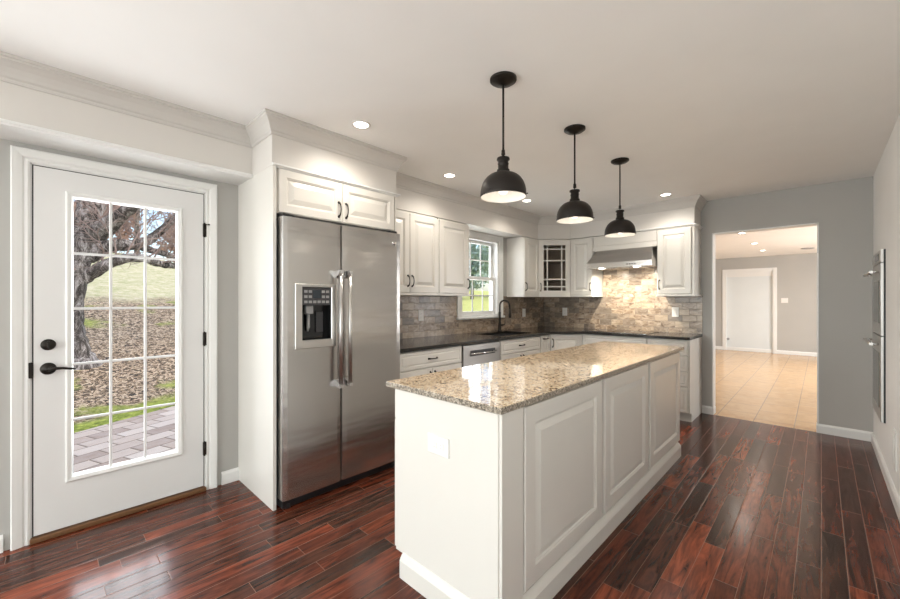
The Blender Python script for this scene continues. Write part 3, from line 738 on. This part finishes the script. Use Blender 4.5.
for i in range(2): door_on(t, My(-2.222+i*.386, YF, .115), .382, .612, ('v', .356 if i == 0 else .026, .53))
t = thing('drawer_cabinet', (-1.23, 5.1, 0), 'white four-drawer base cabinet ending the counter by the hall', 'cabinet')
m_ = MB().box(-1.445, -1.02, YF, YB-.002, TK, BT).box(-1.445, -1.022, YF+.06, YB-.002, 0, TK); m_.box(-1.022, -1.019, YF+.06, YB-.003, 0, TK); m_.done('body', 'cabinet_paint', t)
for z0, z1 in ((.728, .890), (.555, .722), (.392, .549), (.112, .386)):
    door_on(t, My(-1.438, YF, z0), .402, z1-z0, ('h', .2, (z1-z0)/2), 'drawer', slab)

# countertop: with sink cut-out
CT0, CT1 = .90, .93; XCF = -2.462; YCF = 4.762
sx0, sx1, sy0, sy1 = -2.96, -2.57, 3.50, 4.16
m_ = MB()
m_.box(XL+.001, XCF, 1.9865, sy0, CT0, CT1).box(XL+.001, sx0, sy0, sy1, CT0, CT1).box(sx1, XCF, sy0, sy1, CT0, CT1)
m_.prism([(XCF, sy1), (XCF, 4.44), (-2.20, YCF), (-1.012, YCF), (-1.012, YB-.001), (XL+.001, YB-.001), (XL+.001, sy1)], CT0, CT1)
t = m_.done('countertop', 'black_granite', None, (-2.8, 3.5, .9)); tag(t, 'dark polished stone counter wrapping round the kitchen corner', 'countertop')
# sink
t = thing('sink', (-2.77, 3.79, .70), 'dark undermount sink set in the counter below the window', 'sink')
m_ = MB()
m_.loops(Matrix.Translation((0, 0, 0)), [(sx0, sx1, sy0, sy1, .8985), (sx0-.02, sx1+.02, sy0-.02, sy1+.02, .8985), (sx0-.02, sx1+.02, sy0-.02, sy1+.02, .893), (sx0+.0, sx1-.0, sy0, sy1, .893), (sx0+.03, sx1-.03, sy0+.03, sy1-.03, .70), ], cap=False)
m_.bm.faces.new([m_.bm.verts.new((a, b, .70)) for a, b in ((sx0+.03, sy0+.03), (sx1-.03, sy0+.03), (sx1-.03, sy1-.03), (sx0+.03, sy1-.03))])
m_.done('basin', 'dark_grey', t)
MB().lathe([(0, .7005), (.04, .7005), (.045, .703), (.03, .704), (0, .702)], (-2.77, 3.79, 0), 20).done('drain', 'chrome', t)
# faucet
t = thing('faucet', (-3.045, 3.86, CT1), 'dark bronze pull-down faucet with tall arched spout beside the sink', 'faucet')
fx, fy = -3.03, 4.11
MB().lathe([(0, CT1), (.030, CT1), (.030, CT1+.008), (.022, CT1+.014), (.020, CT1+.09), (.016, CT1+.11), (.014, CT1+.24), (.012, CT1+.25), (0, CT1+.25)], (fx, fy, 0), 20).done('body', 'bronze', t)
arc = [(fx, fy, CT1+.24)]+[(fx+.062-.062*math.cos(a_), fy+.02*(1-math.cos(a_)), CT1+.335+.062*math.sin(a_)) for a_ in [math.pi*i/10 for i in range(11)]]+[(fx+.130, fy+.042, CT1+.27)]
MB().tube(arc, .011, 12).done('spout', 'bronze', t)
MB().lathe([(0, 0), (.012, 0), (.013, -.03), (.018, -.08), (.019, -.11), (.012, -.113), (0, -.113)], (fx+.131, fy+.042, CT1+.285), 16).done('spray_head', 'bronze', t)
MB().tube([(fx+.01, fy+.008, CT1+.075), (fx+.03, fy+.05, CT1+.078), (fx+.035, fy+.065, CT1+.09), (fx+.03, fy+.072, CT1+.14)], [.012, .010, .007, .005], 10).done('lever', 'bronze', t)
# cooktop
t = thing('cooktop', (-1.85, 5.07, CT1), 'flat black glass cooktop below the range hood', 'cooktop')
MB().box(-2.235, -1.465, 4.83, 5.31, CT1+.0005, CT1+.007, .002).done('glass_top', 'black_glass', t)
MB().box(-2.24, -1.46, 4.825, 5.315, CT1+.0001, CT1+.004, .001).done('metal_frame', 'chrome', t)
for cx_, cy_, r_ in ((-2.06, 5.17, .09), (-1.66, 5.17, .08), (-2.06, 4.96, .075), (-1.66, 4.96, .1)):
    MB().lathe([(r_, CT1+.0072), (r_+.003, CT1+.0072), (r_+.003, CT1+.0076), (r_, CT1+.0076)], (cx_, cy_, 0), 40, closed=True).done('burner_ring', 'grey_plastic', t)

# backsplash
m_ = MB()
th = .010
m_.box(XL+.0005, XL+th, 1.9865, WY0-cw-.002, CT1+.001, UZ0).box(XL+.0005, XL+th, WY0-cw-.002, WY1+cw+.002, CT1+.001, WZ0-.029).box(XL+.0005, XL+th, WY1+cw+.002, YB-.001, CT1+.001, UZ0)
m_.box(XL+.0005, XL+th, 3.255, WY0-cw-.002, UZ0, SZ)
struct(m_.done('wall_backsplash', 'backsplash_stone'))
m_ = MB().box(XL+th, -1.012, YB-th, YB-.0005, CT1+.001, UZ0-.0005).box(-2.19, -1.418, YB-th, YB-.0005, UZ0-.0005, 1.974)
struct(m_.done('wall_backsplash', 'backsplash_stone'))

# outlets and switches
def plate(M, w_, h_, label, kind='outlet', name='wall_outlet', nd=1, cat='outlet', horiz=False):
    org = M.translation; t = thing(name, org, label, cat)
    obox(MB(), M, -w_/2, w_/2, -h_/2, h_/2, 0, .007).done('cover_plate', 'white_plastic', t)
    for i in range(nd):
        if horiz: uu, vv_ = (i-(nd-1)/2)*.040, 0
        else: uu, vv_ = 0, (i-(nd-1)/2)*.040
        if kind == 'outlet':
            s_ = obox(MB(), M, uu-.016, uu+.016, vv_-.014, vv_+.014, .0065, .0095).done('socket', 'white_plastic', t)
            q = MB()
            for du in (-.007, .007):
                if horiz: obox(q, M, uu-.005, uu+.005, vv_+du-.0015, vv_+du+.0015, .009, .0102)
                else: obox(q, M, uu+du-.0015, uu+du+.0015, vv_-.005, vv_+.005, .009, .0102)
            q.done('slots', 'black_plastic', s_)
        else: obox(MB(), M, uu-.015, uu+.015, vv_-.032, vv_+.032, .0065, .011).done('rocker', 'white_plastic', t)
    return t
xs = XL+th; ys = YB-th
plate(Mx(xs, 2.80, 1.165), .075, .118, 'white outlet on the stone backsplash between fridge and window', nd=2)
plate(Mx(xs, 4.80, 1.150), .075, .118, 'white outlet on the backsplash just past the faucet', nd=2)
plate(My(-2.76, ys, 1.160), .075, .118, 'white outlet on the backsplash below the glass corner cabinet door', nd=2)
plate(My(-1.295, ys, 1.185), .075, .118, 'white switch plate on the backsplash to the hall side of the cooktop', 'switch', 'light_switch', 1, 'light switch')
# counter end vertical trim of backsplash
MB_ = None

# ================================================================== ISLAND
t = thing('kitchen_island', (-1.2, 2.48, 0), 'long white panelled kitchen island with speckled granite top', 'kitchen island')
ix0, ix1, iy0, iy1 = -1.515, -.888, 1.200, 3.752
m_ = MB().box(ix0, ix1, iy0, iy1, TK, .893, .001).box(-1.455, ix1, iy0, iy1, 0, TK)
m_.done('body', 'cabinet_paint', t)
# granite top, slightly eased edge
T0, T1 = .8935, .921
m_ = MB(); gx0, gx1, gy0, gy1 = -1.568, -.862, 1.178, 3.862
m_.loops(Matrix(), [(gx0+.004, gx1-.004, gy0+.004, gy1-.004, T0), (gx0, gx1, gy0, gy1, T0+.004), (gx0, gx1, gy0, gy1, T1-.006), (gx0+.003, gx1-.003, gy0+.003, gy1-.003, T1-.001), (gx0+.006, gx1-.006, gy0+.006, gy1-.006, T1)])
for i, f in enumerate(m_.bm.faces):
    f.material_index = 1 if 1 <= i <= 12 else 0
m_.done('granite_top', ['island_granite', 'granite_edge'], t)
# seating-side panels
for y0, y1 in ((1.352, 2.118), (2.158, 2.900), (2.952, 3.738)):
    raised(MB(), Mx(ix1, y0, .135), y1-y0, .752, .020, .075).done('panel', 'cabinet_paint', t)
MB().box(ix1-.001, ix1+.014, iy0, 1.345, .11, .893, .001).done('corner_stile', 'cabinet_paint', t)
# near end panel
obox(MB(), My(ix0+.008, iy0, .0), -.0, ix1-ix0-.008, TK+.012, .892, 0, .006).done('end_panel', 'cabinet_paint', t)
# base moulding
bmp = [(0, 0), (.026, 0), (.026, .082), (.020, .094), (.012, .104), (.004, .112), (0, .112)]
m_ = MB().sweep([(-1.455, iy0), (ix1, iy0), (ix1, iy1)][::-1] if False else [(-1.455, iy0), (ix1, iy0), (ix1, iy1)], bmp)
m_.done('base_moulding', 'cabinet_paint', t)
# working-side doors and drawers, facing the counter run
Mi = lambda y, z: frameM((ix0, y, z), (0, -1, 0))
w_i = (iy1-iy0)/4
for i in range(4):
    yy_ = iy0+.004+(i+1)*w_i-.006
    door_on(t, Mi(yy_, .742), w_i-.008, .146, ('h', (w_i-.008)/2, .073), 'drawer', slab)
    door_on(t, Mi(yy_, .108), w_i-.008, .628, ('v', .026 if i % 2 else w_i-.034, .55))
# outlet on the end
plate(My(-1.209, iy0-.006, .690), .130, .082, 'white double outlet on the near end of the island', nd=2, horiz=True)

# ================================================================== PENDANTS
def pendant():
    t = thing('pendant_light', (0, 0, 0), 'x', 'pendant light', 'dark dome pendants over the island')
    MB().lathe([(0, H), (.070, H), (.070, H-.010), (.064, H-.014), (.058, H-.014), (.056, H-.020), (.030, H-.026), (.012, H-.034), (0, H-.034)], (0, 0, 0), 36).done('canopy', 'bronze', t)
    MB().tube([(0, 0, H-.03), (0, 0, 2.09)], .0055, 12).lathe([(0, 2.115), (.009, 2.115), (.011, 2.09), (.0, 2.08)], (0, 0, 0), 16).done('rod', 'bronze', t)
    MB().lathe([(0, 2.080), (.012, 2.078), (.032, 2.073), (.034, 2.068), (.034, 2.062), (.027, 2.058), (.027, 2.045), (.029, 2.043), (.029, 2.040), (.027, 2.038), (.027, 2.016), (.033, 2.010), (.034, 1.998), (.030, 1.993), (0, 1.993)], (0, 0, 0), 28).done('socket_cup', 'bronze', t)
    out = [(.028, 1.996), (.036, 1.992)]; Rr, z0, z1 = .1195, 1.886, 1.992
    for i in range(1, 13):
        a = math.pi/2*i/12; out.append((.036+(Rr-.036)*math.sin(a), z0+(z1-z0)*math.cos(a)))
    out += [(.1205, 1.878), (.1205, 1.868), (.1175, 1.867)]
    sh = MB().lathe(out, (0, 0, 0), 48).done('lamp_shade', 'bronze_matte', t)
    inn = [(r_-.0028, z_-.002) for r_, z_ in out[1:-2]]+[(.1175, 1.869), (.1200, 1.867)]
    MB().lathe(inn, (0, 0, 0), 48).done('shade_lining', 'shade_white', sh)
    for a in (0.6, 2.7, 4.8):
        MB().tube([(.119*math.cos(a), .119*math.sin(a), 1.882), (.128*math.cos(a), .128*math.sin(a), 1.882)], .003, 8).done('thumb_screw', 'bronze', sh)
    b = MB().lathe([(0, 1.985), (.014, 1.98), (.016, 1.955), (.030, 1.925), (.032, 1.910), (.026, 1.893), (.012, 1.884), (0, 1.882)], (0, 0, 0), 24).done('bulb', 'bulb_on', t)
    return t
p0 = pendant()
for i, (yy_, lb) in enumerate(((1.672, 'dark bronze dome pendant nearest the camera, over the near end of the island'), (2.492, 'dark bronze dome pendant in the middle of the row over the island'), (3.312, 'dark bronze dome pendant farthest away, over the far end of the island'))):
    o = p0 if i == 0 else copy_tree(p0)
    o.location = (-1.21, yy_, 0); o['label'] = lb
    light('pendant_bulb', 'POINT', (-1.21, yy_, 1.875), .25, (1, .9, .78), shadow_soft_size=.03)
    light('pendant_beam', 'SPOT', (-1.21, yy_, 1.874), 9, (1, .92, .82), spot_size=R(150), spot_blend=.6, shadow_soft_size=.05)

# recessed ceiling lights
def downlight():
    t = thing('recessed_light', (0, 0, 0), 'x', 'ceiling light', 'recessed lights in the kitchen ceiling')
    MB().lathe([(.046, 0), (.062, 0), (.064, -.003), (.060, -.006), (.048, -.005), (.046, -.003)], (0, 0, 0), 32, closed=True).done('trim_ring', 'white_plastic', t)
    MB().lathe([(0, -.002), (.047, -.002)], (0, 0, 0), 32).done('lens', 'lamp_on', t)
    return t
q0 = downlight(); first = True
spots = [(-2.205, 1.454, H, 'recessed light in the ceiling nearest the refrigerator crown', 1), (-2.50, 2.61, H, 'recessed light in the ceiling by the wall cabinets past the refrigerator', 1),
         (-2.48, 3.89, H, 'recessed light in the ceiling seen just under the near pendant shade', 1), (-1.235, 4.72, H, 'recessed light in the ceiling near the cabinet right of the hood', 1),
         (-.962, 8.10, 2.46, 'nearest recessed light in the hall ceiling', 2), (-.957, 9.72, 2.46, 'middle recessed light in the hall ceiling', 2), (-.954, 11.2, 2.46, 'farthest recessed light in the hall ceiling', 2)]
for i, (a, b, z_, lb, rm) in enumerate(spots):
    o = q0 if i == 0 else copy_tree(q0)
    o.location = (a, b, z_); o['label'] = lb
    if rm == 2: o['group'] = 'recessed lights in the hall ceiling'
    light('downlight', 'SPOT', (a, b, z_-.02), 13 if rm == 1 else 26, (1, .92, .82), (0, 0, 0), spot_size=R(150), spot_blend=.8, shadow_soft_size=.05)
t = thing('ceiling_vent', (-.21, 11.4, 2.46), 'small round vent on the hall ceiling', 'vent')
MB().lathe([(0, 0), (.11, 0), (.115, -.01), (.09, -.018), (.05, -.012), (0, -.016)], (-.21, 11.4, 2.46), 24).done('vent_cover', 'grey_plastic', t)
plate(frameM((-.655, FY, 1.33), (1, 0, 0)), .13, .12, 'white double switch plate on the far hall wall', 'switch', 'light_switch', 2, 'light switch', True)
t = thing('door_stop', (-1.81, FY+.045, .30), 'small dark stop low on the white panel of the far hall recess', 'door stop')
MB().lathe([(0, 0), (.03, 0), (.03, .01), (.018, .015), (.018, .05), (0, .05)], (0, 0, 0), 16, frameM((-1.81, FY+.045, .30), (1, 0, 0))).done('bumper', 'grey_plastic', t)

# ================================================================== DOUBLE OVEN in the right wall
t = thing('double_wall_oven', (.34, 4.74, .39), 'stainless double wall oven built into the white side wall', 'oven')
ox = .338; oy0, oy1 = 4.41, 5.07
Mo = frameM((.343, oy1, 0), (0, -1, 0))            # faces -x ; u runs towards the camera
MB().box(.3432, .62, oy0+.001, oy1-.001, .392, 1.715).done('body', 'black_plastic', t)
W_ = oy1-oy0
def ov(z0, z1, nm, hz):
    m_ = MB(); obox(m_, Mo, 0, W_, z0, z1, 0, .015); d = m_.done(nm, 'stainless_light', t)
    obox(MB(), Mo, .10, W_-.10, z0+.09, z1-.13, .0145, .017).done('oven_window', 'black_glass', d)
    MB().tube([Mo @ Vector((.03, hz, .062)), Mo @ Vector((W_-.03, hz, .062))], .012, 14).done('handle', 'stainless_light', d)
    for uu in (.05, W_-.05): MB().tube([Mo @ Vector((uu, hz, .02)), Mo @ Vector((uu, hz, .06))], .009, 10).done('handle_post', 'chrome', d)
ov(.395, 1.045, 'lower_door', .985); ov(1.055, 1.612, 'upper_door', 1.545)
m_ = MB(); obox(m_, Mo, 0, W_, 1.620, 1.715, 0, .015); cp = m_.done('control_panel', 'stainless_light', t)
obox(MB(), Mo, .22, .52, 1.640, 1.695, .0145, .0165).done('display', 'black_glass', cp)
t = thing('wall_vent', (XR, 3.87, .345), 'small white louvred vent low on the side wall below the ovens', 'vent')
Mv = frameM((XR, 3.94, .22), (0, -1, 0))
m_ = MB(); ringbox(m_, Mv, (0, .14, 0, .25), (.025, .115, .03, .22), 0, .008); m_.done('frame', 'trim_paint', t)
m_ = MB(); obox(m_, Mv, .024, .116, .029, .221, 0, .001); m_.done('backing', 'grey_plastic', t)
m_ = MB()
for i in range(9): obox(m_, Mv, .025, .115, .034+i*.021, .048+i*.021, .001, .006)
m_.done('louvres', 'trim_paint', t)

# ================================================================== OUTSIDE
def hgt(x, y):
    u = -x
    P = [(3.2, -.16), (7.0, -.14), (8.0, 0.0), (14, 1.25), (30, 4.0), (45, 5.6), (80, 6.5)]
    for (a, b), (c, d) in zip(P, P[1:]):
        if u <= c: z_ = b+(d-b)*max(0, (u-a))/(c-a); break
    else: z_ = P[-1][1]
    k = min(1, max(0, (y-5)/8)); z2 = -.16+max(0, u-4)*.068
    z_ = z_*(1-k)+min(z_, z2)*k
    return z_+.10*mnoise.noise(Vector((x*.35, y*.35, 0)))*min(1, max(0, (u-6)/3))
m_ = MB(); NX, NY = 90, 90; gv = []
for i in range(NX+1):
    x_ = -3.3-80*(i/NX)**1.7
    gv.append([m_.bm.verts.new((x_, y_, hgt(x_, y_))) for y_ in [-30+110*j/NY for j in range(NY+1)]])
for i in range(NX):
    for j in range(NY):
        f = m_.bm.faces.new((gv[i][j], gv[i+1][j], gv[i+1][j+1], gv[i][j+1])); f.smooth = True
o = m_.done('ground', 'ground'); tag(o, kind='structure')
m_ = MB().prism([(-3.29, -4), (-4.8, -4), (-5.2, -1.5), (-5.6, .25), (-6.1, 1.2), (-6.35, 2.2), (-6.4, 3.2), (-3.29, 3.2)], -.20, -.045); o = m_.done('ground_patio', 'pavers'); tag(o, kind='structure')
def limb(mb, pts, seg=9):
    P = [Vector(p[:3]) for p in pts]; rd = [p[3] for p in pts]; out, ro = [], []
    for i in range(len(P)-1):
        p0_, p1_, p2_, p3_ = P[max(i-1, 0)], P[i], P[i+1], P[min(i+2, len(P)-1)]
        for k in range(5):
            tt = k/5; q = .5*((2*p1_)+(-p0_+p2_)*tt+(2*p0_-5*p1_+4*p2_-p3_)*tt*tt+(-p0_+3*p1_-3*p2_+p3_)*tt**3)
            out.append(q+Vector([random.uniform(-1, 1) for _ in range(3)])*rd[i]*.10); ro.append((rd[i]*(1-tt)+rd[i+1]*tt)*random.uniform(.9, 1.12))
    out.append(P[-1]); ro.append(rd[-1]); mb.tube(out, ro, seg); return out
def twigs(mb, p, d, L, r, depth):
    n = 4; pts = [p.copy()]; q = p.copy(); dd = d.copy()
    for i in range(n):
        dd = (dd+Vector([random.uniform(-.35, .35) for _ in range(3)])).normalized(); q = q+dd*L/n; pts.append(q.copy())
    mb.tube(pts, [r*(1-.75*i/n) for i in range(n+1)], 4 if depth < 2 else 5, False)
    if depth:
        for i in range(1, n+1):
            for _ in range(1 if i < n else 2):
                nd = (dd+Vector([random.uniform(-.9, .9) for _ in range(3)])).normalized(); twigs(mb, pts[i], nd, L*.62, r*.5, depth-1)
t = thing('garden_tree', (-9.1, .53, .1), 'gnarled leafless tree with forking limbs outside the glazed door', 'tree')
T0_ = [(-9.1, .44, -.1, .36), (-9.1, .43, .22, .26), (-9.1, .38, .57, .16), (-9.1, .34, .91, .135), (-9.1, .34, 1.34, .14), (-9.1, .38, 1.85, .17), (-9.1, .50, 2.46, .17), (-9.3, .60, 3.03, .18), (-9.5, .8, 3.73, .18), (-9.6, .97, 4.74, .2), (-9.6, 1.15, 5.95, .12)]
m_ = MB(); limb(m_, T0_, 14); m_.done('trunk', 'bark', t)
LB = [[(-9.1, .25, 1.40, .13), (-9.1, .42, 1.66, .12), (-9.0, .62, 1.84, .10), (-8.9, .86, 2.02, .088), (-8.8, 1.19, 2.09, .075), (-8.9, 1.5, 2.01, .062), (-9.0, 1.91, 2.0, .05), (-9.0, 2.43, 2.12, .051)],
      [(-9.1, .53, 2.11, .15), (-9.0, .83, 2.29, .11), (-9.1, 1.23, 2.37, .09), (-9.3, 1.56, 2.66, .075), (-9.3, 1.89, 3.1, .06), (-9.1, 2.28, 3.59, .061)],
      [(-9.1, .62, 2.46, .17), (-8.7, .97, 2.86, .104), (-8.6, 1.23, 3.18, .088), (-8.6, 1.52, 3.69, .054), (-8.7, 1.93, 4.2, .038)],
      [(-9.1, 1.16, 2.35, .073), (-9.0, 1.59, 2.21, .057), (-9.1, 2.02, 2.18, .05), (-9.1, 2.55, 2.39, .042)],
      [(-9.1, .49, 1.99, .154), (-9.1, .19, 2.41, .132), (-8.9, -.04, 2.91, .095), (-8.8, -.25, 3.61, .076)]]
tw = MB()
for L in LB:
    m_ = MB(); pts = limb(m_, L, 10); m_.done('branch', 'bark', t)
    for q in pts[5::2]:
        twigs(tw, q, Vector((random.uniform(-.5, .5), random.uniform(-.2, .8), random.uniform(.2, 1))).normalized(), random.uniform(.5, 1.0), .018, 2)
for p_ in T0_[6:]:
    for _ in range(3): twigs(tw, Vector(p_[:3]), Vector((random.uniform(-.7, .7), random.uniform(-.7, .9), .5)).normalized(), 1.1, .024, 2)
tw.done('twigs', 'twig', t)
def far_tree(x, y, h, kind, label):
    z_ = hgt(x, y)-.1; t = thing('background_tree', (x, y, z_), label, 'tree', 'trees beyond the garden')
    m_ = MB(); m_.tube([(x, y, z_), (x+.1, y, z_+h*.4), (x, y+.2, z_+h*.8)], [h*.03, h*.022, h*.008], 8); m_.done('trunk', 'bark', t)
    m_ = MB(); mm = {'bare': 'twig', 'russet': 'leaf_russet', 'green': 'leaf_green', 'blue': 'leaf_blue'}[kind]
    if kind == 'bare':
        for i in range(11):
            a = random.uniform(0, 6.28); p_ = Vector((x, y, z_+h*random.uniform(.2, .75)))
            twigs(m_, p_, Vector((math.cos(a), math.sin(a), random.uniform(.3, 1.2))).normalized(), h*.3, h*.011, 3)
    else:
        for i in range(1500):
            v = Vector([random.gauss(0, 1) for _ in range(3)]).normalized()*(random.random()**.4)
            c = Vector((x+v.x*h*.36, y+v.y*h*.36, z_+h*.58+v.z*h*.42)); s_ = h*.035
            a = Vector([random.uniform(-1, 1) for _ in range(3)]).normalized()*s_; b = Vector([random.uniform(-1, 1) for _ in range(3)]).normalized()*s_
            m_.bm.faces.new([m_.bm.verts.new(q) for q in (c-a, c+b, c+a, c-b*.7)])
    m_.done('crown', mm, t)
far = [(-44, 2.5, 6, 'russet', 'russet bushy tree on the hill past the gnarled tree trunk'), (-33, 4.3, 5.5, 'bare', 'bare tree on the hilltop seen through the middle door panes'), (-37, 9.0, 6, 'bare', 'bare tree on the hilltop seen through the hinge-side door panes'),
       (-36, -1.5, 6, 'bare', 'bare tree on the hilltop behind the gnarled trunk'), (-52, 11.5, 8, 'russet', 'russet tree on the hilltop by the hinge side of the door'), (-55, 5, 7, 'russet', 'low russet tree farthest away behind the bare hilltop tree'),
       (-29, 34, 7, 'blue', 'bluish leafy tree seen through the middle of the kitchen window'), (-25, 40, 7, 'green', 'green leafy tree at the far side of the kitchen window view'), (-36, 33, 8, 'blue', 'tall bluish tree at the near side of the kitchen window view'), (-34, 46, 9, 'green', 'tall green tree behind the others in the kitchen window view')]
for a in far: far_tree(*a)
